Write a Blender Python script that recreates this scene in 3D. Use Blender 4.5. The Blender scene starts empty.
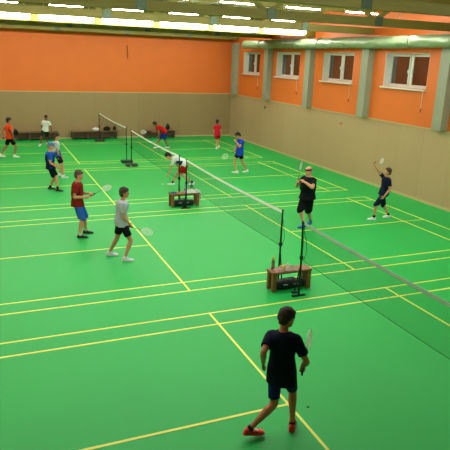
import bpy, bmesh, math, random
from mathutils import Vector, Matrix, noise
random.seed(7)
C = bpy.context.scene.collection
SC = bpy.context.scene
V = Vector

# ------------------------------------------------------------------ materials
def srgb(r, g, b):
    f = lambda c: (c/255/12.92) if c/255 <= .04045 else ((c/255+.055)/1.055)**2.4
    return (f(r), f(g), f(b), 1)

MATS = {}
def mat(name, col, rough=.6, metal=0, var=0, scale=8, spec=.5, emit=None, bump=0, stretch=(1, 1, 1), col2=None, coat=0):
    if name in MATS: return MATS[name]
    m = bpy.data.materials.new(name); m.use_nodes = True
    nt = m.node_tree; b = nt.nodes['Principled BSDF']
    b.inputs['Base Color'].default_value = col
    b.inputs['Roughness'].default_value = rough
    b.inputs['Metallic'].default_value = metal
    b.inputs['Specular IOR Level'].default_value = spec if rough < .8 else .15
    b.inputs['Coat Weight'].default_value = coat
    if emit:
        b.inputs['Emission Color'].default_value = emit[0]; b.inputs['Emission Strength'].default_value = emit[1]
    if var or bump:
        tc = nt.nodes.new('ShaderNodeTexCoord'); mp = nt.nodes.new('ShaderNodeMapping')
        mp.inputs['Scale'].default_value = stretch
        nz = nt.nodes.new('ShaderNodeTexNoise'); nz.inputs['Scale'].default_value = scale; nz.inputs['Detail'].default_value = 5
        nt.links.new(tc.outputs['Object'], mp.inputs['Vector']); nt.links.new(mp.outputs[0], nz.inputs['Vector'])
        if var:
            c2 = col2 or tuple(c*(1-var) for c in col[:3])+(1,)
            rp = nt.nodes.new('ShaderNodeValToRGB')
            rp.color_ramp.elements[0].position = .3; rp.color_ramp.elements[1].position = .7
            rp.color_ramp.elements[0].color = c2; rp.color_ramp.elements[1].color = col
            nt.links.new(nz.outputs['Fac'], rp.inputs[0]); nt.links.new(rp.outputs[0], b.inputs['Base Color'])
        if bump:
            bp = nt.nodes.new('ShaderNodeBump'); bp.inputs['Strength'].default_value = bump; bp.inputs['Distance'].default_value = .02
            nt.links.new(nz.outputs['Fac'], bp.inputs['Height']); nt.links.new(bp.outputs[0], b.inputs['Normal'])
    MATS[name] = m
    return m

def plywood(name, c1, c2, axis, sheet=1.25):
    """plywood wall cladding: fine vertical grain, sheet seams and slight tone change from sheet to sheet"""
    m = bpy.data.materials.new(name); m.use_nodes = True
    nt = m.node_tree; N = nt.nodes.new; L = nt.links.new; b = nt.nodes['Principled BSDF']
    b.inputs['Roughness'].default_value = .55
    tc = N('ShaderNodeTexCoord'); sp = N('ShaderNodeSeparateXYZ'); L(tc.outputs['Object'], sp.inputs[0])
    u = sp.outputs[axis]
    dv = N('ShaderNodeMath'); dv.operation = 'DIVIDE'; dv.inputs[1].default_value = sheet; L(u, dv.inputs[0])
    fl = N('ShaderNodeMath'); fl.operation = 'FLOOR'; L(dv.outputs[0], fl.inputs[0])
    fr = N('ShaderNodeMath'); fr.operation = 'FRACT'; L(dv.outputs[0], fr.inputs[0])
    wn = N('ShaderNodeTexWhiteNoise'); wn.noise_dimensions = '1D'; L(fl.outputs[0], wn.inputs['W'])
    mp = N('ShaderNodeMapping'); mp.inputs['Scale'].default_value = (9, 9, .8); L(tc.outputs['Object'], mp.inputs[0])
    nz = N('ShaderNodeTexNoise'); nz.inputs['Scale'].default_value = 3; nz.inputs['Detail'].default_value = 6; L(mp.outputs[0], nz.inputs['Vector'])
    ad = N('ShaderNodeMath'); ad.operation = 'MULTIPLY_ADD'; ad.inputs[1].default_value = .3; L(wn.outputs[0], ad.inputs[0])
    h = N('ShaderNodeMath'); h.operation = 'MULTIPLY'; h.inputs[1].default_value = .6; L(nz.outputs['Fac'], h.inputs[0]); L(h.outputs[0], ad.inputs[2])
    mx = N('ShaderNodeMix'); mx.data_type = 'RGBA'; mx.inputs[6].default_value = c1; mx.inputs[7].default_value = c2; L(ad.outputs[0], mx.inputs[0])
    lt = N('ShaderNodeMath'); lt.operation = 'LESS_THAN'; lt.inputs[1].default_value = .012; L(fr.outputs[0], lt.inputs[0])
    mul = N('ShaderNodeMath'); mul.operation = 'MULTIPLY'; mul.inputs[1].default_value = .16; L(lt.outputs[0], mul.inputs[0])
    m2 = N('ShaderNodeMix'); m2.data_type = 'RGBA'; L(mul.outputs[0], m2.inputs[0]); L(mx.outputs[2], m2.inputs[6]); m2.inputs[7].default_value = (.05, .035, .015, 1)
    L(m2.outputs[2], b.inputs['Base Color'])
    MATS[name] = m
    return m

# ------------------------------------------------------------------ mesh helpers
def smooth(me, on=True):
    me.polygons.foreach_set('use_smooth', [on]*len(me.polygons)); me.update()

def tag(o, label=None, cat=None, group=None, kind=None):
    if label: o['label'] = label
    if cat: o['category'] = cat
    if group: o['group'] = group
    if kind: o['kind'] = kind
    return o

def empty(name, loc=(0, 0, 0), rz=0, parent=None):
    o = bpy.data.objects.new(name, None); C.objects.link(o)
    o.empty_display_size = .1; o.location = loc; o.rotation_euler = (0, 0, rz); o.parent = parent
    return o

class MB:
    def __init__(s): s.b = bmesh.new()
    def box(s, lo, hi, bev=0, M=None, mi=0):
        lo, hi = V(lo), V(hi); c = (lo+hi)/2; d = hi-lo
        r = bmesh.ops.create_cube(s.b, size=1)['verts']
        for v in r: v.co = V((v.co.x*d.x, v.co.y*d.y, v.co.z*d.z))
        es = {e for v in r for e in v.link_edges}
        if bev:
            q = bmesh.ops.bevel(s.b, geom=list(es), offset=bev, segments=2, affect='EDGES', profile=.5)
            r = list({v for f in q['faces'] for v in f.verts} | {v for v in r if v.is_valid})
        for v in r:
            v.co = v.co+c
            if M: v.co = M @ v.co
        for f in {f for v in r for f in v.link_faces}: f.material_index = mi
        return s
    def loft(s, rings, n=16, cap=True, mi=0, tip=0):
        """rings: (centre, axis_a, axis_b, ra, rb[, exponent])"""
        R = []
        for rg in rings:
            c, a, b, ra, rb = rg[:5]; e = rg[5] if len(rg) > 5 else 2
            ring = []
            for i in range(n):
                t = 2*math.pi*i/n; ct, st = math.cos(t), math.sin(t)
                ct = math.copysign(abs(ct)**(2/e), ct); st = math.copysign(abs(st)**(2/e), st)
                ring.append(s.b.verts.new(V(c)+V(a)*(ra*ct)+V(b)*(rb*st)))
            R.append(ring)
        fs = []
        for p, q in zip(R, R[1:]):
            for i in range(n):
                j = (i+1) % n
                fs.append(s.b.faces.new((p[i], p[j], q[j], q[i])))
        if cap:
            fs.append(s.b.faces.new(list(reversed(R[0])))); fs.append(s.b.faces.new(R[-1]))
        for f in fs: f.material_index = mi
        return s
    def tube(s, pts, r, n=8, mi=0):
        pts = [V(p) for p in pts]
        rr = r if isinstance(r, (list, tuple)) else [r]*len(pts)
        t = (pts[1]-pts[0]).normalized()
        up = V((0, 0, 1)) if abs(t.z) < .9 else V((1, 0, 0))
        a = t.cross(up).normalized(); rings = []
        for i, p in enumerate(pts):
            t = (pts[min(i+1, len(pts)-1)]-pts[max(i-1, 0)]).normalized()
            a = (a-t*a.dot(t)).normalized(); b = t.cross(a)
            rings.append((p, a, b, rr[i], rr[i]))
        return s.loft(rings, n, True, mi)
    def ball(s, c, r, mi=0, M=None, u=16, v=10):
        q = bmesh.ops.create_uvsphere(s.b, u_segments=u, v_segments=v, radius=1)['verts']
        r = V(r) if not isinstance(r, (int, float)) else V((r, r, r))
        for w in q:
            co = V((w.co.x*r.x, w.co.y*r.y, w.co.z*r.z))
            if M: co = M @ co
            w.co = co+V(c)
        for f in {f for w in q for f in w.link_faces}: f.material_index = mi
        return s
    def mesh(s, name, fix=True):
        if fix: bmesh.ops.recalc_face_normals(s.b, faces=s.b.faces[:])
        me = bpy.data.meshes.new(name); s.b.to_mesh(me); s.b.free(); return me
    def build(s, name, mats, parent=None, sm=False, fix=True, loc=None):
        me = s.mesh(name, fix)
        for m in (mats if isinstance(mats, (list, tuple)) else [mats]): me.materials.append(m)
        if sm: smooth(me)
        o = bpy.data.objects.new(name, me); C.objects.link(o); o.parent = parent
        if loc: o.location = loc
        return o

def fuse(me, voxel, sm=2, fac=.5):
    """merge overlapping closed pieces into one continuous skin"""
    o = bpy.data.objects.new('tmp', me); C.objects.link(o)
    r = o.modifiers.new('r', 'REMESH'); r.mode = 'VOXEL'; r.voxel_size = voxel; r.adaptivity = 0
    if sm:
        k = o.modifiers.new('s', 'SMOOTH'); k.iterations = sm; k.factor = fac
    dg = bpy.context.evaluated_depsgraph_get(); dg.update()
    out = bpy.data.meshes.new_from_object(o.evaluated_get(dg))
    bpy.data.objects.remove(o); bpy.data.meshes.remove(me)
    return out

def wrinkle(me, amp, sc=(9, 9, 9), seed=0):
    import numpy as np
    n = len(me.vertices); co = np.empty(n*3); no = np.empty(n*3)
    me.vertices.foreach_get('co', co); me.vertex_normals.foreach_get('vector', no)
    w = np.repeat([noise.noise(V((x*sc[0]+seed, y*sc[1], z*sc[2]))) for x, y, z in co.reshape(-1, 3)], 3)
    me.vertices.foreach_set('co', co+no*w*amp); me.update()

def copy_tree(o, parent=None):
    c = o.copy(); C.objects.link(c)
    if parent: c.parent = parent
    for ch in list(o.children): copy_tree(ch, c)
    return c
CAM = (-5.537938, -8.861287, 4.537116, .404541, -.287892, .037552, 561.358)
EXPOSURE = -0.22
# ------------------------------------------------------------------ colours
FLOOR_C = srgb(24, 180, 82)
M_floor = mat('sports_floor', FLOOR_C, .5, var=.05, scale=.6, spec=.25)
M_line = mat('yellow_line', srgb(232, 238, 96), .45)
M_ply = plywood('plywood_far', srgb(158, 136, 96), srgb(142, 119, 80), 0)
M_plyr = plywood('plywood_side', srgb(188, 162, 126), srgb(174, 147, 109), 1)
M_orange = mat('orange_paint', srgb(222, 112, 36), .6, var=.06, scale=1.2)
M_wood = mat('glulam_wood', srgb(122, 114, 38), .6, var=.25, scale=3, stretch=(.4, 4, 4))
M_deck = mat('roof_deck', srgb(98, 110, 46), .7, var=.2, scale=2, stretch=(4, .4, 1))
M_plate = mat('steel_plate', srgb(66, 84, 66), .4, .6)
M_pil = mat('grey_pilaster', srgb(146, 152, 132), .7, var=.05, scale=3)
M_foil = mat('duct_foil', srgb(136, 156, 120), .4, .15, bump=1, scale=5, stretch=(1, .5, 1))
M_white = mat('white_frame', srgb(212, 214, 206), .4)
M_lamp = mat('lamp_diffuser', (1, 1, .92, 1), .5, emit=((1, .985, .86, 1), 38))
M_lamp_h = mat('lamp_housing', srgb(200, 205, 190), .4)
M_shutter = mat('night_shutter', srgb(46, 20, 18), .6)
M_black = mat('black_metal', srgb(20, 30, 26), .4, .3)
M_blackp = mat('dark_weight', srgb(18, 42, 34), .5)
M_tape = mat('white_tape', srgb(235, 238, 236), .6)
M_tape2 = mat('grey_tape', srgb(168, 188, 178), .6)  # greyer than the tape of the other nets
M_cord = mat('net_cord', srgb(14, 40, 28), .8)
M_bench = mat('bench_wood', srgb(150, 98, 62), .5, var=.3, scale=5, stretch=(1, 6, 6))
M_benchd = mat('bench_front', srgb(84, 52, 32), .6, var=.3, scale=4)
M_rail = mat('skirting', srgb(196, 178, 128), .5)

# ------------------------------------------------------------------ room shell
XR, XL, YF, YN, ZC = 8.2, -8.3, 23.1, -9.8, 6.62
def struct(o): return tag(o, kind='structure')
struct(MB().box((XL-.3, YN-.3, -.2), (XR+.4, YF+.3, 0)).build('floor', M_floor))
# markings, one object per court
G, W = 1.062, 6.1
def marking(y0):
    m = MB(); w = .04; z0, z1 = .0, .0025
    y1 = y0+W
    for y in (y0, y0+.46, y1-.46-w, y1-w): m.box((-6.7, y, z0), (6.7, y+w, z1))
    for x in (-6.7, -5.94, -1.98-w, 1.98, 5.94-w, 6.7-w): m.box((x, y0, z0), (x+w, y1, z1+.0006))
    for a, b in ((-6.7, -1.98), (1.98, 6.7)): m.box((a, y0+W/2-w/2, z0), (b, y0+W/2+w/2, z1+.001))
    o = m.build('floor_marking', M_line); struct(o)
for k in range(4): marking(-W+k*(W+G))

struct(MB().box((XL-.3, YF, 0), (XR, YF+.3, 2.52)).build('wall_back', M_ply))
wo = struct(MB().box((XL-.3, YF+.02, 2.52), (XR, YF+.3, ZC)).box((XL, YF-.012, 5.3), (XR, YF+.05, 5.325)).build('wall_back_upper', M_orange))
struct(MB().box((XL-.3, YN-.3, 0), (XR+.3, YN, ZC)).build('wall_front', M_ply))
struct(MB().box((XL-.3, YN, 0), (XL, YF, 2.52)).build('wall_left', M_plyr))
struct(MB().box((XL-.3, YN, 2.52), (XL-.02, YF, ZC)).build('wall_left_upper', M_orange))
struct(MB().box((XR, YN, 0), (XR+.4, YF+.3, 2.52)).build('wall_right', M_plyr))
# right upper wall, with window openings
WY = [(-6.4, -4.1), (-2.1, .2), (2.2, 4.5), (6.5, 8.8), (10.78, 13.05), (15.08, 17.4), (19.35, 21.45)]
WZ0, WZ1 = 3.77, 4.95
m = MB(); m.box((XR+.02, YN, 2.52), (XR+.4, YF+.3, WZ0)); m.box((XR+.02, YN, WZ1), (XR+.4, YF+.3, ZC))
ys = [YN]+[v for w in WY for v in w]+[YF+.3]
for a, b in zip(ys[0::2], ys[1::2]): m.box((XR+.02, a, WZ0), (XR+.4, b, WZ1))
struct(m.build('wall_right_upper', M_orange))
# ceiling deck with joists
m = MB(); m.box((XL-.3, YN-.3, ZC), (XR+.4, YF+.3, ZC+.15))
struct(m.build('ceiling', M_deck))
m = MB()
x = XL+.4
while x < XR: m.box((x, YN, ZC-.14), (x+.07, YF, ZC)); x += 1.15
struct(m.build('trim_1', M_wood)).name = 'ceiling_joists'
struct(MB().box((XR-.02, YN, 0), (XR, YF, .09)).build('baseboard_right', M_rail))
struct(MB().box((XL, YF-.02, 0), (XR-.02, YF, .07)).build('baseboard_back', M_rail))
struct(MB().box((XR-.03, YN, 2.5), (XR, YF, 2.54)).build('trim_right', M_rail))
struct(MB().box((XL, YF-.03, 2.5), (XR-.03, YF, 2.54)).build('trim_back', M_rail))

# trusses, one over each pilaster
TY = [-7.1, -2.9, 1.3, 5.5, 9.7, 13.95, 18.1, 22.35]
for y in TY:
    t = struct(empty('roof_truss', (0, y, 5.6)))
    MB().box((XL, -.08, 0), (XR, .08, .235), .008).build('lower_chord', M_wood, t)
    MB().box((XL, -.07, .72), (XR, .07, .9), .008).build('upper_chord', M_wood, t)
    nodes = [-5.45, -1.95, 1.6, 5.1]
    for nx in nodes:
        for dx in (-.95, .95):
            d = V((dx, 0, .62)); n = d.normalized(); s = n.cross(V((0, 1, 0)))
            q = MB(); q.loft([((nx, 0, .16), s, (0, 1, 0), .055, .05, 8), (V((nx, 0, .16))+d, s, (0, 1, 0), .055, .05, 8)], 8)
            q.build('diagonal', M_wood, t)
        MB().box((nx-.03, -.1, -.0), (nx+.22, -.08, .26), .004).box((nx-.03, .08, 0), (nx+.22, .1, .26), .004).build('gusset_plate', M_plate, t)
# pilasters
for y in TY:
    struct(MB().box((7.93, y-.22, 2.54), (XR+.03, y+.2, 5.42), .01).build('pilaster', M_pil))
    
# ventilation duct, crumpled foil sleeve
t = tag(empty('ventilation_duct', (7.72, 5, 5.3)), 'long pale green crumpled foil ventilation duct running above the windows', 'duct')
m = MB(); rings = []
yy = -14.6
while yy < 15.2:
    r = .205+.012*noise.noise(V((yy*2.1, 0, 3)))
    rings.append(((.006*math.sin(yy*3), yy, .01*math.sin(yy*1.3)), (1, 0, 0), (0, 0, 1), r, r*.98)); yy += .12
for q in range(5): rings.append(((0, yy+.02*q, 0), (1, 0, 0), (0, 0, 1), .2-.02*q*q, .2-.02*q*q)) if q < 3 else None
m.loft(rings, 28); sleeve = m.mesh('duct_sleeve')
wrinkle(sleeve, .03, (9, 4, 9))
sleeve.materials.append(M_foil); smooth(sleeve)
o = bpy.data.objects.new('duct_sleeve', sleeve); C.objects.link(o); o.parent = t
for k in range(-7, 9):
    MB().loft([((0, k*1.9-.015, 0), (1, 0, 0), (0, 0, 1), .222, .222), ((0, k*1.9+.015, 0), (1, 0, 0), (0, 0, 1), .222, .222)], 28).build('strap', M_foil, t)

# windows
M_glass = bpy.data.materials.new('window_glass'); M_glass.use_nodes = True
nt = M_glass.node_tree; nt.nodes.clear()
go = nt.nodes.new('ShaderNodeOutputMaterial'); gm = nt.nodes.new('ShaderNodeMixShader'); gt = nt.nodes.new('ShaderNodeBsdfTransparent'); gg = nt.nodes.new('ShaderNodeBsdfGlossy')
gg.inputs['Roughness'].default_value = .03; gm.inputs[0].default_value = .16; gt.inputs[0].default_value = (.8, .85, .85, 1)
nt.links.new(gt.outputs[0], gm.inputs[1]); nt.links.new(gg.outputs[0], gm.inputs[2]); nt.links.new(gm.outputs[0], go.inputs[0])
for k, (a, b) in enumerate(WY):
    y0, y1 = a, b
    w = struct(empty('window_%d' % (k+1), (XR+.3, (a+b)/2, WZ0)))
    h = (b-a)/2; H = WZ1-WZ0
    MB().box((-.02, -h, 0), (.04, h, .07), .006).box((-.02, -h, H-.07), (.04, h, H), .006).box((-.02, -h, .07), (.04, -h+.07, H-.07), .006).box((-.02, h-.07, .07), (.04, h, H-.07), .006).box((-.02, -.05, .07), (.04, .05, H-.07), .006).build('window_frame', M_white, w)
    for s in (-1, 1):
        c = s*h/2
        sa = MB(); a0, a1 = c-h/2+.06, c+h/2-.06
        sa.box((-.045, a0, .06), (0, a0+.05, H-.06), .005).box((-.045, a1-.05, .06), (0, a1, H-.06), .005).box((-.045, a0, .06), (0, a1, .11), .005).box((-.045, a0, H-.11), (0, a1, H-.06), .005)
        so = sa.build('sash', M_white, w)
        MB().box((-.02, a0+.04, .1), (-.012, a1-.04, H-.1)).build('pane', M_glass, so)
        MB().box((-.08, c-s*(h/2-.1)-.01, .5), (-.045, c-s*(h/2-.1)+.02, .62), .004).build('handle', M_white, so)
    m = MB(); z = 0
    while z < H-.02: m.box((.06, -h, z), (.075, h, z+.05), .004); z += .056
    m.build('roller_shutter', M_shutter, w)
    MB().box((-.4, -h-.05, -.055), (0, h+.05, -.002), .01).build('window_sill', M_white, w)
    # pale plaster reveals lining the opening
    MB().box((-.277, h-.012, 0), (-.02, h-.001, H)).box((-.277, -h+.001, 0), (-.02, -h+.012, H)).box((-.277, -h, H-.012), (-.02, h, H-.001)).build('window_reveal', M_white, w)
    MB().tube([(-.318, -h+.08, -.63), (-.33, -h+.08, -.35), (-.318, -h+.08, -.05)], .008).build('crank_rod', M_white, w)
    MB().tube([(-.318, -h+.08, -.76), (-.318, -h+.08, -.62)], .014).build('crank_grip', M_black, w)

# ceiling luminaires in two visible rows, plus unseen rows added to brighten the hall
def luminaire(tube, h):
    r = empty('ceiling_light')
    # tilted trough lamp with a pale cap, some with a slim tube above
    L = 1.93; T = Matrix.Rotation(math.radians(-14), 4, 'X')
    MB().box((-L/2, -.1, 0), (L/2, .1, h), .03, T).build('diffuser', M_lamp, r)
    MB().box((-L/2-.02, -.11, h+.002), (L/2+.02, .11, h+.03), .01, T).build('housing', M_lamp_h, r)
    ox = 0 if tube > .4 else -.68
    if tube: MB().tube([(ox-.6, .11, tube), (ox+.6, .11, tube)], .017, 12).build('upper_tube', M_lamp, r)
    for x in (-.8, .8): MB().tube([(x, .06, .25), (x, .1, 1.0)], .008).build('suspension_wire', M_lamp_h, r)
    return r
ROWS = [(19.5, 'hidden', 5.99, 0, .17, 6.5), (13.5, 'far', 5.66, .51, .22, 6.5), (7.2, 'middle', 5.775, .335, .165, 6.6), (1.6, 'front', 5.65, 0, .15, 6.2), (-1.6, 'rear', 5.72, 0, .2, 6.2)]  # rows added for light: hidden (far wall), front (courts), rear (closest truss)
names = ['first', 'second', 'third', 'fourth', 'fifth', 'sixth', 'seventh']
for (y, rn, z, tube, lh, x0) in ROWS:
    lum0 = None
    for k in range(7):
        if rn == 'rear' and k % 2: continue
        x = x0-2.26*k if rn != 'middle' else x0-2.18*k
        if lum0 is None: o = lum0 = luminaire(tube, lh)
        else: o = copy_tree(lum0)
        o.location = (x, y, z)
        if rn == 'far': lb = 'wide white ceiling light in the bright row near the orange wall, %s from the windows' % names[k]
        elif rn == 'middle': lb = 'slim white ceiling light in the row between trusses, %s from the windows' % names[k]
        elif rn == 'front': lb = 'added unseen light behind the closest truss, %s from the windows' % names[k]
        elif rn == 'rear': lb = 'added unseen light above the front player, %s from the windows' % names[k]
        else: lb = 'added unseen light between the bright row and the orange wall, %s from the windows' % names[k]
        tag(o, lb, 'ceiling light', 'ceiling lights in the %s row' % rn)

# small fittings on the walls
tag(MB().box((XR-.03, 18.33, 2.06), (XR, 18.47, 2.2), .006).build('wall_socket', mat('brass', srgb(110, 84, 50), .5)), 'small brown wall box on plywood beyond the blue player', 'wall box')
t = tag(empty('alarm_button', (XR, 11.25, 2.1)), 'small orange button on the plywood wall under a window', 'alarm button')
MB().box((-.03, -.06, -.05), (0, .06, .06), .008).build('plate', mat('button_plate', srgb(214, 150, 110), .5), t)
MB().box((-.045, -.03, -.025), (-.03, .03, .035), .004).build('push_button', mat('button_red', srgb(205, 84, 40), .5), t)
tag(MB().tube([(1.9, YF-.05, 5.05), (1.9, YF-.02, 4.9), (1.93, YF-.02, 4.55), (1.9, YF-.03, 4.35)], .018).build('hanging_cable', mat('dark_cable', srgb(70, 30, 18), .6)), 'short dark cable hanging on the orange far wall', 'cable')
tag(MB().loft([((-1.774, -3.2, 0.001), (1, 0, 0), (0, 1, 0), .024, .024), ((-1.774, -3.2, .006), (1, 0, 0), (0, 1, 0), .021, .021)], 16).build('floor_socket_cover', mat('socket_dark', srgb(14, 60, 34), .5)), 'tiny dark round cap on the green floor beside the front player', 'floor cap')

# ------------------------------------------------------------------ nets and posts
def net(ya, yb, lab, tm):
    """net across x = 0 from y=ya to y=yb"""
    t = tag(empty('badminton_net', (0, (ya+yb)/2, 0)), lab, 'net', 'badminton nets in one line down the hall')
    h = (yb-ya)/2; SAG = .045
    zt = lambda y: 1.55-SAG*(1-(y/h)**2)
    n = 24; ysl = [-h+2*h*i/n for i in range(n+1)]
    m = MB(); m.loft([((0, y, zt(y)-.028), (1, 0, 0), (0, 0, 1), .005, .03, 6) for y in ysl], 8); m.build('top_tape', tm, t)
    m = MB(); b = m.b; w = .0009
    def rib(p, q, d):
        vs = [b.verts.new(V(p)-d), b.verts.new(V(p)+d), b.verts.new(V(q)+d), b.verts.new(V(q)-d)]; b.faces.new(vs)
    y = -h
    while y <= h:
        rib((0, y, zt(y)-.06), (0, y, zt(y)-.76), V((0, w, 0))); y += .02
    for j in range(36):
        for a, c in zip(ysl, ysl[1:]): rib((0, a, zt(a)-.06-j*.02), (0, c, zt(c)-.06-j*.02), V((0, 0, w)))
    m.build('netting', M_cord, t, fix=False)
    MB().tube([(0, y, zt(y)-.762) for y in ysl], .0045, 6).build('bottom_cord', M_cord, t)
    m = MB()
    for s in (-1, 1): m.tube([(0, s*h, 1.54), (0, s*h, .79)], .004, 6)
    m.build('side_cord', M_cord, t)
    return t

def post(y, lab, style, lean=0, s=1):
    """s: direction towards the net (+1 = towards +y)"""
    t = tag(empty('net_post', (0, y, 0)), lab, 'net post', 'net posts')
    MB().tube([(0, 0, .03), (0, 0, .8), (-lean, 0, 1.56)], [.021, .02, .017], 12).build('upright', M_black, t)
    MB().tube([(-lean, 0, 1.555), (-lean, 0, 1.575)], .024, 12).build('post_cap', M_black, t)
    MB().box((-.035, -.025, .78), (.03, .02, .86), .006).build('cord_cleat', M_black, t)
    if style == 'foot':
        MB().box((-.15, -.03, 0), (.15, .03, .028), .008).build('foot_plate', M_black, t)
        MB().tube([(0, -s*.02, .62), (0, -s*.07, .42), (0, -s*.16, .05)], .014).build('brace', M_black, t)
        MB().box((-.06, -s*.16-.04, 0), (.06, -s*.16+.04, .03), .006).build('foot_pad', M_black, t)
        MB().tube([(-lean, s*.01, 1.5), (.06, s*.02, 1.2), (.1, s*.02, .95), (.04, s*.02, .75)], .004, 6).build('tension_cord', M_cord, t)
    else:
        MB().box((-.25, -.14, .02), (.25, .14, .12), .025).build('base_weight', M_blackp, t)
        for x in (-.19, .19): MB().tube([(x, -.1, .022), (x, .1, .022)], .022, 10).build('roller', M_black, t)
    return t
net(-5.95, .15, 'closest badminton net with grey tape crossing the right side', M_tape2)
net(1.07, 7.2, 'badminton net between the two equipment benches', M_tape)
net(7.96, 14.38, 'badminton net with white tape behind the stooping player', M_tape)
net(15.32, 21.65, 'farthest badminton net, near the benches of the far wall', M_tape)
post(-5.97, 'net post at the near end of the closest net', 'foot', 0, 1)
post(.17, 'dark net post standing in front of the bench with towels', 'foot', .03, -1)
post(1.05, 'dark net post standing behind the bench with towels', 'foot', 0, 1)
post(7.22, 'dark net post in front of the bench with a white towel', 'foot', 0, -1)
post(7.94, 'dark net post behind the bench with a white towel', 'foot', 0, 1)
post(14.4, 'dark weighted post at the far end of the net behind the stooping player', 'weight', 0, -1)
post(15.3, 'dark weighted post at the near end of the farthest net', 'weight', 0, 1)
post(21.67, 'dark weighted post by the far wall bench', 'weight', 0, -1)

# ------------------------------------------------------------------ benches
def trestle(cx, cy, rz, L, D, H, lab):
    t = tag(empty('equipment_bench', (cx, cy, 0), rz), lab, 'bench', None)
    MB().box((-L/2, -D/2, H-.045), (L/2, D/2, H), .01).build('top', M_bench, t)
    for sx in (-1, 1):
        for sy in (-1, 1):
            x = sx*(L/2-.06); y = sy*(D/2-.05)
            MB().box((x-.045, y-.04, 0), (x+.045, y+.04, H-.045), .008).build('leg', M_bench, t)
    MB().box((-L/2+.1, -.03, H-.1), (L/2-.1, .03, H-.045), .005).build('rail', M_benchd, t)
    return t
trestle(0, .6, 0, .92, .3, .43, 'small brown wooden bench holding towels and a yellow capped bottle')
trestle(.06, 7.6, 0, .95, .34, .43, 'small brown wooden bench with a white towel over its end')
M_bag = mat('dark_bag', srgb(14, 28, 34), .6, bump=.3, scale=14)
def crate(cx, cy, L, D, z, h, lab):
    t = tag(empty('sports_bag', (cx, cy, z)), lab, 'bag')
    m = MB(); m.loft([((-L/2+L*i/10, 0, h/2), (0, 1, 0), (0, 0, 1), D/2*(.82+.18*math.sin(math.pi*i/10)), h/2*(.85+.15*math.sin(math.pi*i/10)), 4) for i in range(11)], 20)
    me = m.mesh('bag_body'); me.materials.append(M_bag); smooth(me); wrinkle(me, .012)
    o = bpy.data.objects.new('bag_body', me); C.objects.link(o); o.parent = t
    for x in (-.12, .12):
        MB().box((x-.05, -D/2-.006, h*.55), (x+.05, -D/2+.012, h*.55+.02), .003).build('zip_tag', mat('pale_tag', srgb(150, 175, 190), .5), t)
    MB().tube([(-.14, 0, h*.9), (-.1, 0, h+.03), (.1, 0, h+.03), (.14, 0, h*.9)], .01).build('handle', M_bag, t)
crate(.0, .6, .68, .2, .0, .2, 'dark sports bag under the bench with the yellow capped bottle')
crate(.02, 7.6, .66, .22, .0, .2, 'dark sports bag under the bench with the white towel')

def bottle(x, y, z, col, capc, h, lab, r=.035):
    t = tag(empty('water_bottle', (x, y, z)), lab, 'bottle')
    pr = [(0, r*.9), (.01, r), (h*.62, r), (h*.72, r*.86), (h*.8, r*.45), (h*.84, r*.42)]
    MB().loft([((0, 0, a), (1, 0, 0), (0, 1, 0), b, b) for a, b in pr], 18).build('bottle_body', mat('plastic_'+capc[0], col, .25), t, True)
    MB().loft([((0, 0, h*.84), (1, 0, 0), (0, 1, 0), r*.6, r*.6), ((0, 0, h), (1, 0, 0), (0, 1, 0), r*.55, r*.55)], 14).build('cap', mat('cap_'+capc[0], capc[1], .4), t)
    MB().loft([((0, 0, h*.25), (1, 0, 0), (0, 1, 0), r*1.02, r*1.02), ((0, 0, h*.5), (1, 0, 0), (0, 1, 0), r*1.02, r*1.02)], 18).build('label_band', mat('band_'+capc[0], srgb(150, 110, 90), .5), t)
bottle(-.36, .66, .43, srgb(110, 120, 90), ('yellow', srgb(240, 200, 40)), .27, 'bottle with yellow cap on the bench end')
bottle(.1, 7.66, .43, srgb(150, 190, 190), ('blue', srgb(90, 150, 190)), .22, 'clear bottle with blue cap standing beside a net post')
bottle(.34, 7.7, .43, srgb(20, 130, 110), ('teal', srgb(20, 150, 120)), .27, 'teal bottle standing on the bench behind the white towel', .045)

def cloth(name, cx, cy, z, L, D, h, col, seed, lab, cat='towel', drape=None):
    m = MB(); N = 26
    bm = m.b; gx = []
    for i in range(N):
        row = []
        for j in range(N):
            u, v = i/(N-1), j/(N-1); x = (u-.5)*L; y = (v-.5)*D
            e = min(u, 1-u, v, 1-v)*5; e = min(1, e)
            q = noise.noise(V((x*9+seed, y*9, seed*1.7)))*.5+.5+.3*noise.noise(V((x*22, y*22, seed)))
            zz = max(.006, h*q*e**.6)
            x2 = x*(1-.12*noise.noise(V((y*8, seed, 1)))); y2 = y*(1-.12*noise.noise(V((x*8, seed, 3))))
            if drape and x2 > drape:
                ov = x2-drape; zz = zz*.4-min(ov, 10)*.93+.012; x2 = drape+.015+.05*ov+.012*noise.noise(V((y*16, ov*10, seed)))
            row.append(bm.verts.new((x2, y2, zz)))
        gx.append(row)
    for i in range(N-1):
        for j in range(N-1): bm.faces.new((gx[i][j], gx[i+1][j], gx[i+1][j+1], gx[i][j+1]))
    bmesh.ops.solidify(bm, geom=bm.faces[:], thickness=.006)
    o = m.build(name, mat('cloth_%d' % seed, col, .85), None, True); o.location = (cx, cy, z+.004)
    tag(o, lab, cat)
cloth('towel', -.02, .6, .43, .24, .24, .12, srgb(226, 218, 206), 3, 'crumpled pale towel in the middle of the bench')
cloth('towel', -.28, .55, .43, .2, .17, .08, srgb(228, 190, 186), 8, 'crumpled pinkish towel beside the yellow capped bottle')
cloth('towel', -.15, .62, .43, .14, .18, .1, srgb(226, 212, 150), 5, 'crumpled yellowish cloth between the two towels')
cloth('sock_bundle', .07, .6, .43, .12, .15, .07, srgb(70, 60, 56), 11, 'small dark crumpled cloth next to the pale towel', 'cloth')
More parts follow.
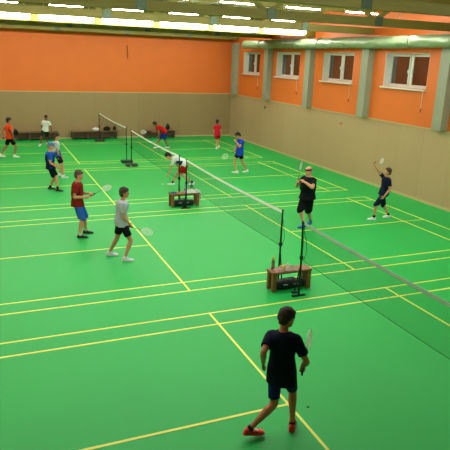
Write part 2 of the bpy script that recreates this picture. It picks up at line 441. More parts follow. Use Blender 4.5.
cloth('towel', .44, 7.58, .435, .72, .36, .1, srgb(232, 235, 236), 14, 'white towel hanging over the end of the bench', 'towel', .1)
cloth('towel', -.3, 7.58, .435, .2, .2, .06, srgb(80, 120, 170), 17, 'small blue cloth lying on the bench near a net post', 'towel')

M_wb = mat('wall_bench_wood', srgb(122, 98, 66), .6, var=.2, scale=5); M_wbd = mat('wall_bench_dark', srgb(84, 62, 42), .7)
for x0, x1, lab in ((-4.3, -2.0, 'long brown bench at the far wall behind the white shirted player'), (-1.4, 1.25, 'long brown bench at the far wall behind the farthest net'), (2.65, 4.65, 'long brown bench at the far wall behind the stooping red player')):
    cx = (x0+x1)/2; L = x1-x0
    t = tag(empty('wall_bench', (cx, 22.78, 0)), lab, 'bench', 'benches along the far wall')
    MB().box((-L/2, -.2, .4), (L/2, .2, .45), .01).build('seat', M_wb, t)
    MB().box((-L/2+.05, -.02, .12), (L/2-.05, .02, .4), .005).build('panel', M_wbd, t)
    for k in range(4):
        x = -L/2+.15+(L-.3)*k/3
        MB().box((x-.04, -.17, 0), (x+.04, .17, .4), .008).build('leg', M_wbd, t)
    MB().box((-L/2+.1, -.15, .1), (L/2-.1, .15, .13), .005).build('shoe_rack', M_wbd, t)
def heap(x, y, z, rx, ry, rz_, col, seed, lab, name='duffel_bag', cat='bag', handle=True):
    t = tag(empty(name, (x, y, z)), lab, cat)
    m = MB().ball((0, 0, rz_*.9), (rx, ry, rz_), u=24, v=16); me = m.mesh('bag_body'); wrinkle(me, rz_*.25, (12, 12, 12), seed)
    for v in me.vertices: v.co.z = max(v.co.z, .002)
    me.materials.append(mat('heap_%d' % seed, col, .8)); smooth(me)
    o = bpy.data.objects.new('bag_body', me); C.objects.link(o); o.parent = t
    if handle: MB().tube([(-rx*.5, 0, rz_*1.5), (-rx*.3, 0, rz_*2.2), (rx*.3, 0, rz_*2.2), (rx*.5, 0, rz_*1.5)], .012).build('handle', mat('heap_%d' % seed, col), t)
heap(.0, 22.75, .45, .2, .12, .09, srgb(214, 216, 210), 21, 'white bag on the far wall bench behind the farthest net')
heap(.62, 22.75, .45, .2, .14, .12, srgb(28, 26, 26), 22, 'black bag on the far wall bench next to the white bag')
heap(1.05, 22.75, .45, .09, .09, .13, srgb(40, 34, 32), 23, 'small dark bag at the end of the far wall bench')
heap(4.15, 22.75, .45, .12, .1, .17, srgb(34, 38, 36), 24, 'dark bag on the bench behind the stooping red player')

# shuttlecocks
def shuttle(x, y, z, rot, lab, group=None):
    t = tag(empty('shuttlecock', (x, y, z)), lab, 'shuttlecock'); t.rotation_euler = rot
    MB().ball((0, 0, 0), (.013, .013, .013)).build('cork', mat('cork', srgb(240, 238, 225), .6), t, True)
    m = MB()
    for k in range(16):
        a = 2*math.pi*k/16; c, s_ = math.cos(a), math.sin(a); tn = V((-s_, c, 0))
        p0 = V((c*.012, s_*.012, .006)); p1 = V((c*.032, s_*.032, .072)); nrm = V((c, s_, -.3)).normalized()
        m.loft([(p0, tn, nrm, .0012, .0008), (p0.lerp(p1, .45), tn, nrm, .002, .0008), (p0.lerp(p1, .6), tn, nrm, .0065, .0007), (p1, tn, nrm, .005, .0006)], 6)
    m.build('feather_skirt', mat('feather', srgb(245, 245, 225), .7), t)
shuttle(.231, 10.64, .034, (math.radians(78), 0, .6), 'white shuttlecock on the floor below the stooping player\'s hand')
shuttle(-.12, 14.18, .034, (math.radians(78), 0, 2.2), 'pale shuttlecock on the floor in front of the paired far posts')
PEOPLE = [
    {'n': 'P1', 'H': 1.76, 'heavy': 0, 'woman': 0, 'pf': (0.745, 0.667, 0.0), 'cf': (0.684, 0.729, 0.0), 'hf': (0.975, 0.082, -0.208), 'hip': (-2.42, -3.54, 0.628), 'neck': (-2.403, -3.482, 1.394), 'lh': (-2.675, -3.485, 0.955), 'rh': (-2.123, -3.536, 0.848), 'le': (-0.715, -0.782, -0.2), 're': (0.355, -0.696, -1.0), 'lf': (-2.76, -3.519), 'rf': (-2.197, -3.51), 'lt': (0.998, -0.055, 0.0), 'rt': (0.547, 0.837, 0.0), 'lift': (0.05, 0), 'lk': (0.974, -0.228, 0.0), 'rk': (0.618, 0.786, 0.0), 'racket': 'R', 'rd': (0.444, 0.528, 0.44), 'rn': (0.611, -0.86, 0.0)},
    {'n': 'P2', 'H': 1.74, 'heavy': 0, 'woman': 0, 'pf': (0.993, 0.119, 0.0), 'cf': (0.993, 0.119, 0.0), 'hf': (0.995, -0.055, -0.087), 'hip': (-2.89, 3.36, 0.773), 'neck': (-2.838, 3.337, 1.469), 'lh': (-2.65, 3.496, 0.714), 'rh': (-2.721, 3.287, 0.804), 'le': (0.236, 0.552, -1.0), 're': (-0.512, -0.433, -1.0), 'lf': (-3.071, 3.616), 'rf': (-2.811, 3.147), 'lt': (0.974, -0.228, 0.0), 'rt': (0.974, -0.228, 0.0), 'lift': (0, 0), 'lk': (0.974, -0.228, 0.0), 'rk': (0.998, -0.055, 0.0), 'racket': 'R', 'rd': (0.894, -0.274, -0.28), 'rn': (-0.052, -0.63, 0.7)},
    {'n': 'P3', 'H': 1.73, 'heavy': 0.35, 'woman': 0, 'pf': (0.95, -0.312, 0.0), 'cf': (0.974, -0.228, 0.0), 'hf': (0.95, -0.258, -0.174), 'hip': (-3.564, 5.389, 0.707), 'neck': (-3.537, 5.378, 1.466), 'lh': (-3.198, 5.396, 1.066), 'rh': (-3.386, 5.182, 1.01), 'le': (-0.355, 0.696, -1.0), 're': (-0.801, -0.092, -0.8), 'lf': (-3.317, 5.498), 'rf': (-3.513, 5.154), 'lt': (0.95, -0.312, 0.0), 'rt': (0.974, -0.228, 0.0), 'lift': (0, 0), 'lk': (0.95, -0.312, 0.0), 'rk': (0.974, -0.228, 0.0), 'racket': 'L', 'rd': (0.786, 0.262, 0.25), 'rn': (0.158, -0.394, 0.9)},
    {'n': 'P4', 'H': 1.7, 'heavy': 0.4, 'woman': 0, 'pf': (0.99, -0.142, 0.0), 'cf': (0.998, -0.055, 0.0), 'hf': (0.974, -0.088, -0.208), 'hip': (-3.663, 10.724, 0.753), 'neck': (-3.658, 10.722, 1.485), 'lh': (-3.442, 10.793, 0.818), 'rh': (-3.457, 10.527, 0.799), 'le': (-0.171, 0.617, -1.0), 're': (-0.801, -0.092, -0.8), 'lf': (-3.449, 10.497), 'rf': (-3.657, 10.857), 'lt': (0.881, -0.472, 0.0), 'rt': (0.95, -0.312, 0.0), 'lift': (0, 0), 'lk': (0.95, -0.312, 0.0), 'rk': (0.974, -0.228, 0.0), 'racket': None},
    {'n': 'P5', 'H': 1.68, 'heavy': 0, 'woman': 0, 'pf': (0.974, -0.228, 0.0), 'cf': (0.99, -0.142, 0.0), 'hf': (0.959, -0.225, -0.174), 'hip': (-3.164, 12.925, 0.718), 'neck': (-3.199, 12.94, 1.47), 'lh': (-3.007, 13.021, 0.696), 'rh': (-3.095, 12.787, 0.588), 'le': (-0.171, 0.617, -1.0), 're': (-0.801, -0.092, -0.8), 'lf': (-3.066, 13.095), 'rf': (-2.994, 12.641), 'lt': (0.95, -0.312, 0.0), 'rt': (0.974, -0.228, 0.0), 'lift': (0, 0), 'lk': (0.95, -0.312, 0.0), 'rk': (0.974, -0.228, 0.0), 'racket': 'R', 'rd': (-0.387, -0.269, 0.8), 'rn': (-0.302, -0.959, 0.1)},
    {'n': 'P6', 'H': 1.8, 'heavy': 0, 'woman': 0, 'pf': (0.999, 0.032, 0.0), 'cf': (0.979, 0.205, 0.0), 'hf': (0.989, 0.118, -0.087), 'hip': (-4.684, 17.558, 0.813), 'neck': (-4.675, 17.555, 1.596), 'lh': (-4.954, 17.728, 0.86), 'rh': (-4.485, 17.528, 1.033), 'le': (-0.919, 0.394, -0.6), 're': (0.486, -0.643, -1.0), 'lf': (-5.039, 17.641), 'rf': (-4.462, 17.533), 'lt': (0.99, -0.142, 0.0), 'rt': (0.95, -0.312, 0.0), 'lift': (0.03, 0), 'lk': (0.998, -0.055, 0.0), 'rk': (0.974, -0.228, 0.0), 'racket': 'L', 'rd': (-0.788, -0.315, -0.3), 'rn': (-0.118, -1.037, 0.3)},
    {'n': 'P7', 'H': 1.6, 'heavy': 0, 'woman': 0, 'pf': (0.119, -0.993, 0.0), 'cf': (-0.055, -0.998, 0.0), 'hf': (0.118, -0.989, -0.087), 'hip': (-2.883, 20.914, 0.685), 'neck': (-2.784, 20.872, 1.363), 'lh': (-2.565, 20.778, 0.623), 'rh': (-2.996, 20.963, 0.656), 'le': (0.919, -0.394, -1.0), 're': (-0.919, 0.394, -0.8), 'lf': (-2.768, 21.258), 'rf': (-3.166, 20.642), 'lt': (-0.055, -0.998, 0.0), 'rt': (-0.547, -0.837, 0.0), 'lift': (0, 0), 'lk': (-0.055, -0.998, 0.0), 'rk': (-0.394, -0.919, 0.0), 'racket': 'L', 'rd': (0.617, -0.591, -0.5), 'rn': (-0.118, -1.037, 0.3)},
    {'n': 'P8', 'H': 1.72, 'heavy': 0, 'woman': 0, 'pf': (-0.998, 0.055, 0.0), 'cf': (-0.974, 0.228, 0.0), 'hf': (-0.946, 0.311, -0.087), 'hip': (2.926, 18.893, 0.912), 'neck': (2.409, 19.06, 1.237), 'lh': (2.471, 18.816, 0.574), 'rh': (2.248, 19.293, 0.769), 'le': (0.04, -0.67, -1.0), 're': (0.013, 0.538, -1.0), 'lf': (2.976, 18.985), 'rf': (2.372, 19.018), 'lt': (-0.998, 0.055, 0.0), 'rt': (-0.993, -0.119, 0.0), 'lift': (0, 0), 'lk': (-0.999, -0.032, 0.0), 'rk': (-0.998, 0.055, 0.0), 'racket': 'R', 'rd': (-0.867, 0.262, 0.05), 'rn': (-0.21, -0.998, 0.5)},
    {'n': 'P9', 'H': 1.78, 'heavy': 0, 'woman': 0, 'pf': (-0.95, 0.312, 0.0), 'cf': (-0.932, 0.361, 0.0), 'hf': (-0.693, 0.268, -0.669), 'hip': (1.06, 10.378, 0.779), 'neck': (0.572, 10.532, 0.99), 'lh': (0.389, 10.535, 0.257), 'rh': (0.928, 10.543, 0.418), 'le': (0.171, -0.617, -0.3), 're': (0.473, 0.342, -0.6), 'lf': (0.58, 10.589), 'rf': (1.247, 10.293), 'lt': (-0.95, 0.312, 0.0), 'rt': (-0.974, 0.228, 0.0), 'lift': (0, 0.04), 'lk': (-0.95, 0.312, 0.0), 'rk': (-0.95, 0.312, 0.0), 'racket': None},
    {'n': 'P10', 'H': 1.56, 'heavy': 0, 'woman': 1, 'pf': (0.518, 0.856, 0.0), 'cf': (0.472, 0.881, 0.0), 'hf': (0.546, 0.836, -0.052), 'hip': (5.573, 18.555, 0.726), 'neck': (5.554, 18.563, 1.359), 'lh': (5.436, 18.613, 0.627), 'rh': (5.739, 18.483, 0.639), 'le': (-0.998, 0.21, -1.0), 're': (0.841, -0.577, -1.0), 'lf': (5.454, 18.307), 'rf': (5.774, 18.767), 'lt': (0.228, 0.974, 0.0), 'rt': (0.618, 0.786, 0.0), 'lift': (0, 0), 'lk': (0.394, 0.919, 0.0), 'rk': (0.547, 0.837, 0.0), 'racket': None},
    {'n': 'P11', 'H': 1.76, 'heavy': 0, 'woman': 0, 'pf': (-0.998, 0.055, 0.0), 'cf': (-0.999, -0.032, 0.0), 'hf': (-0.767, 0.18, -0.616), 'hip': (4.009, 12.169, 0.741), 'neck': (3.998, 12.174, 1.483), 'lh': (3.72, 12.021, 1.306), 'rh': (3.759, 12.222, 0.897), 'le': (0.801, -0.669, -0.8), 're': (-0.026, 0.446, -1.0), 'lf': (4.313, 12.154), 'rf': (3.839, 12.128), 'lt': (-0.993, -0.119, 0.0), 'rt': (-0.837, 0.547, 0.0), 'lift': (0.02, 0), 'lk': (-0.998, 0.055, 0.0), 'rk': (-0.919, 0.394, 0.0), 'racket': 'R', 'rd': (-0.775, 0.223, -0.45), 'rn': (-0.256, -0.978, 0.4)},
    {'n': 'P12', 'H': 1.8, 'heavy': 1, 'woman': 0, 'pf': (-0.957, -0.289, 0.0), 'cf': (-0.928, -0.372, 0.0), 'hf': (-0.969, -0.203, -0.139), 'hip': (2.707, 4.531, 0.925), 'neck': (2.708, 4.53, 1.56), 'lh': (2.422, 4.326, 1.331), 'rh': (2.345, 4.522, 1.313), 'le': (0.841, -0.577, -0.4), 're': (-0.342, 0.473, -1.0), 'lf': (2.927, 4.648), 'rf': (2.529, 4.395), 'lt': (-0.801, -0.599, 0.0), 'rt': (-0.979, -0.205, 0.0), 'lift': (0, 0), 'lk': (-0.957, -0.289, 0.0), 'rk': (-0.979, -0.205, 0.0), 'racket': 'R', 'rd': (0.091, -0.093, 1.0), 'rn': (0.499, -0.866, 0.0)},
    {'n': 'P13', 'H': 1.65, 'heavy': 0, 'woman': 0, 'pf': (-0.974, 0.228, 0.0), 'cf': (-0.99, 0.142, 0.0), 'hf': (-0.912, 0.353, 0.208), 'hip': (5.381, 4.569, 0.714), 'neck': (5.433, 4.547, 1.395), 'lh': (5.291, 4.39, 0.715), 'rh': (5.001, 4.786, 1.761), 'le': (0.841, -0.577, -0.8), 're': (-0.394, 0.604, -0.6), 'lf': (5.057, 4.52), 'rf': (5.689, 4.625), 'lt': (-0.95, 0.312, 0.0), 'rt': (-0.998, 0.055, 0.0), 'lift': (0, 0), 'lk': (-0.974, 0.228, 0.0), 'rk': (-0.974, 0.228, 0.0), 'racket': 'R', 'rd': (-0.124, -0.926, 0.3), 'rn': (0.276, -0.88, 0.2)},
]
# ------------------------------------------------------------------ people
def ik(a, t, l1, l2, pole):
    d = t-a; L = d.length
    L2 = min(max(L, abs(l1-l2)+.01), (l1+l2)*.998)
    n = d.normalized(); t = a+n*L2
    x = (l1*l1-l2*l2+L2*L2)/(2*L2); h = math.sqrt(max(0, l1*l1-x*x))
    p = pole-n*pole.dot(n)
    p = p.normalized() if p.length > 1e-4 else V((0, 0, 1))
    return a+n*x+p*h, t

def limb(m, pts, rad, n=14, flat=1, sub=4):
    P = [V(p) for p in pts]; out = []; R = []
    for i in range(len(P)-1):
        p0, p1, p2, p3 = P[max(i-1, 0)], P[i], P[i+1], P[min(i+2, len(P)-1)]
        for k in range(sub):
            t = k/sub
            lin = p1.lerp(p2, t)
            cr = .5*((2*p1)+(-p0+p2)*t+(2*p0-5*p1+4*p2-p3)*t*t+(-p0+3*p1-3*p2+p3)*t**3)
            out.append(lin.lerp(cr, .6)); R.append(rad[i]*(1-t)+rad[i+1]*t)
    out.append(P[-1]); R.append(rad[-1]); m.tube(out, R, n)

def basis(up, fwd):
    up = up.normalized(); f = (fwd-up*fwd.dot(up)).normalized(); r = f.cross(up).normalized(); return r, f, up

def hand(m, wrist, fdir, s, axis=None, side=1, curl=18):
    """palm with four fingers and a thumb; axis = direction of a held handle"""
    d = fdir.normalized()
    if axis is not None:
        ax = axis.normalized(); d = (d-ax*d.dot(ax)*.85).normalized()
        n = ax.cross(d).normalized()*(-side); sd = d.cross(n).normalized()
        if sd.dot(ax) < 0: sd = -sd; 
        curl = 62
        thumbside = sd
    else:
        ref = V((0, 0, 1)).cross(d)
        if ref.length < .2: ref = V((1, 0, 0))
        n = None
    if axis is None:
        n = HN.normalized(); n = (n-d*n.dot(d)).normalized(); thumbside = HT-d*HT.dot(d)-n*HT.dot(n)
        if thumbside.length < .05: thumbside = d.cross(n)
        thumbside.normalize(); sd = thumbside
    m.loft([(wrist-d*.02*s, sd, n, .027*s, .019*s), (wrist+d*.015*s, sd, n, .03*s, .018*s), (wrist+d*.05*s, sd, n, .041*s, .017*s, 3), (wrist+d*.088*s, sd, n, .042*s, .014*s, 3), (wrist+d*.1*s, sd, n, .036*s, .009*s, 3)], 14)
    for k, (off, ln) in enumerate(((.032, .074), (.0107, .084), (-.0107, .078), (-.032, .06))):
        p = wrist+d*.082*s+sd*off*s; fd = (d+sd*off*2.4).normalized(); pts = [p-fd*.01*s, p]; cur = fd
        for j in range(3):
            cc = curl*(1+.12*k) if j else curl*.8
            cur = Matrix.Rotation(math.radians(cc), 3, cur.cross(n)) @ cur
            p = p+cur*ln*s*(.42, .32, .26)[j]; pts.append(p)
        m.tube(pts, [x*s for x in (.009, .0095, .0088, .008, .0062)], 8)
    tb = wrist+d*.025*s+sd*.024*s; td = (d*.6+sd*.8+n*.25).normalized(); pts = [tb-td*.012*s, tb]
    p = tb; cur = td
    for j, l in enumerate((.034, .03, .024)):
        p = p+cur*l*s; pts.append(p); cur = (cur+(d*.35-sd*.25+n*(.5 if axis is not None else .15))).normalized()
    m.tube(pts, [x*s for x in (.013, .0135, .011, .0095, .0072)], 8)
    return wrist+d*.078*s+n*.027*s

HN = V((0, 1, 0)); HT = V((1, 0, 0))

def clothes(m, name, mats, parent, vox, amp=.004, seed=0, sm=3, sc=(10, 10, 5), mi_fn=None, label=None):
    me = fuse(m.mesh(name), vox, sm)
    if amp: wrinkle(me, amp, sc, seed); wrinkle(me, amp*.5, (26, 26, 11), seed+5)
    for x in (mats if isinstance(mats, (list, tuple)) else [mats]): me.materials.append(x)
    if mi_fn:
        for p in me.polygons: p.material_index = mi_fn(p.center)
    smooth(me)
    o = bpy.data.objects.new(name, me); C.objects.link(o); o.parent = parent
    if label: o['label'] = label
    return o

M_eyew = mat('eye_white', srgb(225, 222, 215), .3); M_eyed = mat('eye_dark', srgb(28, 20, 16), .3); M_lip = mat('lips', srgb(150, 80, 70), .5)
def build_person(d, st, label, near=False):
    global HN, HT
    H = d['H']; s = H/1.78; hv = d['heavy']; wm = d['woman']
    vox = .006 if near else .0085
    cv = .011 if near else .015
    up = V((0, 0, 1))
    neck = V(d['neck']); hp = V(d['hip'])
    sd = (neck-hp).normalized(); sl = .308*H
    hip = neck-sd*sl
    cr, cf, cu = basis(sd, V(d['cf'])); pr, pf, pu = basis((sd+up*.5).normalized(), V(d['pf']))
    if abs(sd.z) < .75: pr, pf, pu = basis((sd+up*.12).normalized(), V(d['pf']))
    # legs first: drop or raise the pelvis so both ankles are reachable
    lf, rf = V((*d['lf'], 0)), V((*d['rf'], 0)); lt, rt = V(d['lt']), V(d['rt'])
    T, S = .245*H, .24*H
    anks = [lf-lt*.045*s+up*(.085*s+d['lift'][0]), rf-rt*.045*s+up*(.085*s+d['lift'][1])]
    for _ in range(30):
        hj = [hip-pr*.092*s*(1-.05*wm), hip+pr*.092*s*(1-.05*wm)]
        worst = max((hj[i]-anks[i]).length for i in (0, 1))
        if worst > (T+S)*.992: hip = hip-up*.01; neck = neck-up*.01
        else: break
    kn = []
    for i, k in ((0, 'lk'), (1, 'rk')):
        q, a = ik(hj[i], anks[i], T, S, V(d[k])); kn.append(q); anks[i] = a
    # spine curve
    dn = (neck-hip).normalized(); bend = cf*(-.02*s) if abs(sd.z) > .7 else up*.05*s
    spine = lambda t: hip.lerp(neck, t)+bend*math.sin(math.pi*min(max(t, 0), 1))
    def fr(t):
        u = max(0, min(1, t)); r = pr.lerp(cr, u).normalized(); f = pf.lerp(cf, u).normalized(); f = (f-r*f.dot(r)).normalized(); return r, f
    wf = 1+.27*hv
    prof = [(-.13, .10, .085, 0), (-.04, .150, .112, -.004), (.08, .160, .115, -.004), (.22, .150, .108, 0), (.42, .138, .1+.09*hv, .03*hv), (.6, .150, .112+.05*hv, .018*hv), (.76, .166, .120, 0), (.88, .172, .108, -.004), (.95, .135, .085, -.008), (1.0, .075, .065, 0)]
    if wm: prof = [(t, a*(.92 if t > .3 else 1.02), b, f) for t, a, b, f in prof]
    def torso_rings(extra, lo, hi, ex2=None):
        out = []
        for t, a, b, fo in prof:
            if t < lo-.001 or t > hi+.001: continue
            r, f = fr(t); e = extra if ex2 is None else extra+(ex2-extra)*max(0, 1-max(t, 0)/.45)
            c = spine(t) if t >= 0 else hip+(hip-spine(.1)).normalized()*(-t*sl)
            out.append((c+f*fo*s, r, f, a*s*wf+e, b*s*wf+e, 2.4))
        return out
    b = MB()
    b.loft(torso_rings(-.004, -.2, 1.0), 24)
    # shoulders, arms
    sh0 = spine(.87); sj = [sh0-cr*.162*s*(.93 if wm else 1)*(1+.08*hv), sh0+cr*.162*s*(.93 if wm else 1)*(1+.08*hv)]
    UA, FA = .172*H, .146*H
    el, wr = [], []
    tgt = [V(d['lh']), V(d['rh'])]
    for i, k in ((0, 'le'), (1, 're')):
        dd = (tgt[i]-sj[i]).normalized()
        e, w_ = ik(sj[i], tgt[i]-dd*.05*s, UA, FA, V(d[k])); el.append(e); wr.append(w_)
    grips = {}
    for i in (0, 1):
        am = 1+.15*hv
        limb(b, [sj[i]+(sh0-sj[i])*.25, sj[i], sj[i].lerp(el[i], .35), el[i], el[i].lerp(wr[i], .3), wr[i]], [x*s*am for x in (.05, .054, .048, .038, .041, .026)], 14)
        fd = (wr[i]-el[i]).normalized()
        ax = None
        if d['racket'] == 'LR'[i]: ax = V(d['rd'])
        inward = (cr if i == 0 else -cr)
        HN = inward+cf*.2; HT = cf+up*.2
        grips['LR'[i]] = hand(b, wr[i], fd, s*1.02, ax, 1 if i else -1, 18)
    for i in (0, 1):
        lr = 1+.22*hv
        limb(b, [hj[i]+up*.02*s, hj[i].lerp(kn[i], .3), hj[i].lerp(kn[i], .7), kn[i], kn[i].lerp(anks[i], .28), kn[i].lerp(anks[i], .7), anks[i]], [x*s*lr for x in (.082, .082, .064, .052, .056, .038, .034)], 16)
    # feet inside the shoes
    toes = [lt, rt]
    for i in (0, 1):
        tz = V((toes[i].x, toes[i].y, -d['lift'][i]*3)).normalized(); a = anks[i]
        limb(b, [a, a-up*.04*s+tz*.0*s, a-up*.05*s+tz*.1*s, a-up*.052*s+tz*.15*s], [.034*s, .03*s, .024*s, .015*s], 10)
    # head
    hf = V(d['hf']); hn = (cu*.5+up*.5 if abs(sd.z) > .7 else cu*.75+up*.25).normalized()
    hr = hf.cross(up).normalized(); hu = hr.cross(hf).normalized()
    if abs(sd.z) < .7: hu = (hu+cu*.35).normalized(); hr, hf, hu = basis(hu, hf)
    hs = s*1.02
    hb = neck+hn*.055*s+cf*.018*s          # chin level
    hc = lambda h, f=0, r=0: hb+hu*h*hs+hf*f*hs+hr*r*hs
    limb(b, [neck-cu*.03*s, neck+hn*.03*s, hc(.07, -.012)], [.06*s*(1+.15*hv), .054*s*(1+.15*hv), .05*s], 14)
    hd = [(.0, .026, .024, .062), (.012, .040, .042, .05), (.035, .053, .066, .03), (.07, .066, .087, .008), (.105, .073, .095, .0), (.14, .0765, .099, -.004), (.175, .073, .095, -.008), (.2, .06, .08, -.01), (.218, .042, .055, -.012), (.226, .02, .028, -.012)]
    b.loft([(hc(h, f), hr, hf, a*hs, bb*hs, 2.15) for h, a, bb, f in hd], 24)
    # nose, ears, brow
    b.loft([(hc(.112, .088), hr, hu, .008*hs, .008*hs), (hc(.09, .1), hr, hu, .011*hs, .012*hs), (hc(.074, .112), hr, hu, .015*hs, .012*hs), (hc(.066, .104), hr, hu, .011*hs, .006*hs)], 10)
    b.loft([(hc(.128, .082, -.05), hf, hu, .012*hs, .008*hs), (hc(.127, .092, 0), hf, hu, .01*hs, .008*hs), (hc(.128, .082, .05), hf, hu, .012*hs, .008*hs)], 8)
    for q in (-1, 1):
        b.loft([(hc(.098, -.012, q*.066), hf, hu, .016*hs, .028*hs), (hc(.1, -.016, q*.084), hf, hu, .018*hs, .031*hs), (hc(.1, -.018, q*.088), hf, hu, .012*hs, .022*hs)], 10)
    me = fuse(b.mesh('body'), vox, 2, .45)
    e = MB()
    for q in (-1, 1):
        e.ball(hc(.108, .083, q*.032), .012*hs, 1, u=10, v=8); e.ball(hc(.108, .091, q*.032), .0062*hs, 2, u=8, v=6)
        e.loft([(hc(.129, .09, q*.016), hf, hu, .005*hs, .0035*hs), (hc(.133, .09, q*.034), hf, hu, .005*hs, .004*hs), (hc(.128, .078, q*.052), hf, hu, .005*hs, .003*hs)], 6, mi=2)
    e.loft([(hc(.043, .086, -.024), hf, hu, .004*hs, .003*hs), (hc(.044, .098, 0), hf, hu, .005*hs, .0065*hs), (hc(.043, .086, .024), hf, hu, .004*hs, .003*hs)], 8, mi=3)
    fm = e.mesh('face'); e = MB(); e.b.from_mesh(me); e.b.from_mesh(fm); bpy.data.meshes.remove(me); bpy.data.meshes.remove(fm)
    me = e.mesh('person', False)
    for x in (mat('skin_'+d['n'], st['skin'], .55, var=.06, scale=12), M_eyew, M_eyed, M_lip): me.materials.append(x)
    smooth(me)
    P = bpy.data.objects.new('person', me); C.objects.link(P); tag(P, label, 'person')
    # hair
    hm = MB()
    hair = [(.03, .05, .04, -.05), (.07, .076, .062, -.046), (.11, .087, .078, -.038), (.15, .09, .1, -.022), (.18, .089, .108, -.013), (.21, .077, .097, -.01), (.237, .056, .07, -.01), (.252, .026, .034, -.01)]
    if st.get('bald'): hair = [(.045, .055, .04, -.05), (.075, .073, .055, -.048), (.11, .0795, .07, -.042), (.15, .081, .085, -.035), (.185, .072, .078, -.03)]
    hm.loft([(hc(h, f), hr, hf, a*hs, bb*hs, 2.1) for h, a, bb, f in hair], 22)
    if not st.get('bald'):
        for k in range(5): hm.ball(hc(.2-.008*k % 2, .05-.01*abs(k-2), -.04+.02*k), (.024*hs,)*3, u=10, v=8)
    if wm: limb(hm, [hc(.1, -.1), hc(.03, -.12), hc(-.05, -.1)], [.03, .035, .015])
    clothes(hm, 'hair', mat('hair_'+d['n'], st['hair'], .75, var=.4, scale=60), P, .009, .012, 3, 1, (34, 34, 22))
    # cap / headband / glasses
    if st.get('cap'):
        cm = MB(); cm.loft([(hc(.135, -.006), hr, hf, .1*hs, .12*hs), (hc(.17, -.006), hr, hf, .101*hs, .121*hs), (hc(.225, -.008), hr, hf, .086*hs, .104*hs), (hc(.258, -.01), hr, hf, .056*hs, .066*hs), (hc(.27, -.01), hr, hf, .02*hs, .025*hs)], 24)
        cm.loft([(hc(.14, .07), hr, hu, .07*hs, .006*hs), (hc(.138, .12), hr, hu, .066*hs, .005*hs), (hc(.13, .155), hr, hu, .04*hs, .004*hs)], 16)
        clothes(cm, 'cap', mat('cap_'+d['n'], st['cap'], .8), P, .007, 0)
    if st.get('band'):
        MB().loft([(hc(.128, -.006), hr, hf, .086*hs, .11*hs), (hc(.172, -.006), hr, hf, .087*hs, .111*hs)], 28).build('headband', mat('band_'+d['n'], st['band'], .8), P, True)
    if st.get('glasses'):
        gm_ = MB()
        for q in (-1, 1):
            pts = [hc(.106+.018*math.sin(a), .102-.004*abs(math.cos(a)), q*.034+.024*math.cos(a)) for a in [2*math.pi*i/14 for i in range(15)]]
            gm_.tube(pts, .003, 6); gm_.tube([hc(.112, .098, q*.058), hc(.112, .04, q*.08), hc(.108, -.02, q*.088)], .003, 6)
        gm_.tube([hc(.11, .104, -.01), hc(.11, .104, .01)], .003, 6)
        gm_.build('glasses', M_eyed, P)
    # shirt
    sm_ = MB(); lo = st.get('hem', -.06)
    rr = torso_rings(.016*s, .0, .96, .03*s)
    r0, f0 = fr(0); dwn = (spine(0)-spine(.12)).normalized()
    dwn = (dwn-up*.4).normalized()
    first = (spine(0)+dwn*(-lo*sl), r0, f0, .168*s*wf+.03*s, .124*s*wf+.028*s+.03*hv, 2.4)
    rr = [first]+rr
    rc, fc = fr(1)
    rr.append((spine(.99)+hn*.008*s, rc, fc, .078*s*(1+.12*hv), .07*s*(1+.12*hv), 2))
    sm_.loft(rr, 28)
    for i in (0, 1):
        q = sj[i].lerp(el[i], st.get('sleeve', .62)); am = 1+.2*hv
        limb(sm_, [sj[i]+(sh0-sj[i])*.4, sj[i], sj[i].lerp(q, .5), q], [.056*s*am, .062*s*am, .064*s*am, .07*s*am], 16)
    mats = [mat('shirt_'+d['n'], st['shirt'], .85)]
    fn = None
    if st.get('shirt2'):
        mats.append(mat('shirt2_'+d['n'], st['shirt2'], .85)); fn = st['fn'](locals())
    shirt = clothes(sm_, 'shirt', mats, P, cv, .009 if near else .007, 1.3*len(d['n']), mi_fn=fn)
    # shorts
    so = MB(); kfr = st.get('short', .72)
    so.loft([(spine(.1), r0, f0, .168*s*wf, .12*s*wf+.03*hv, 2.4), (spine(0), r0, f0, .172*s*wf, .128*s*wf, 2.4), (hip-up*.06*s, r0, f0, .168*s*wf, .125*s*wf, 2.6), (hip-up*.1*s, r0, f0, .14*s*wf, .1*s*wf, 2.6)], 26)
    for i in (0, 1):
        q = hj[i].lerp(kn[i], kfr)
        pp = [hj[i], hj[i].lerp(q, .5), q]
        if kfr > .95: pp.append(kn[i].lerp(anks[i], .06))
        rad = [.096, .094, .09, .09][:len(pp)]
        if st.get('slim'): rad = [.088, .082, .076]
        limb(so, pp, [x*s*(1+.28*hv) for x in rad], 18)
    clothes(so, 'shorts', mat('shorts_'+d['n'], st['shorts'], .85), P, cv, .006, 7)
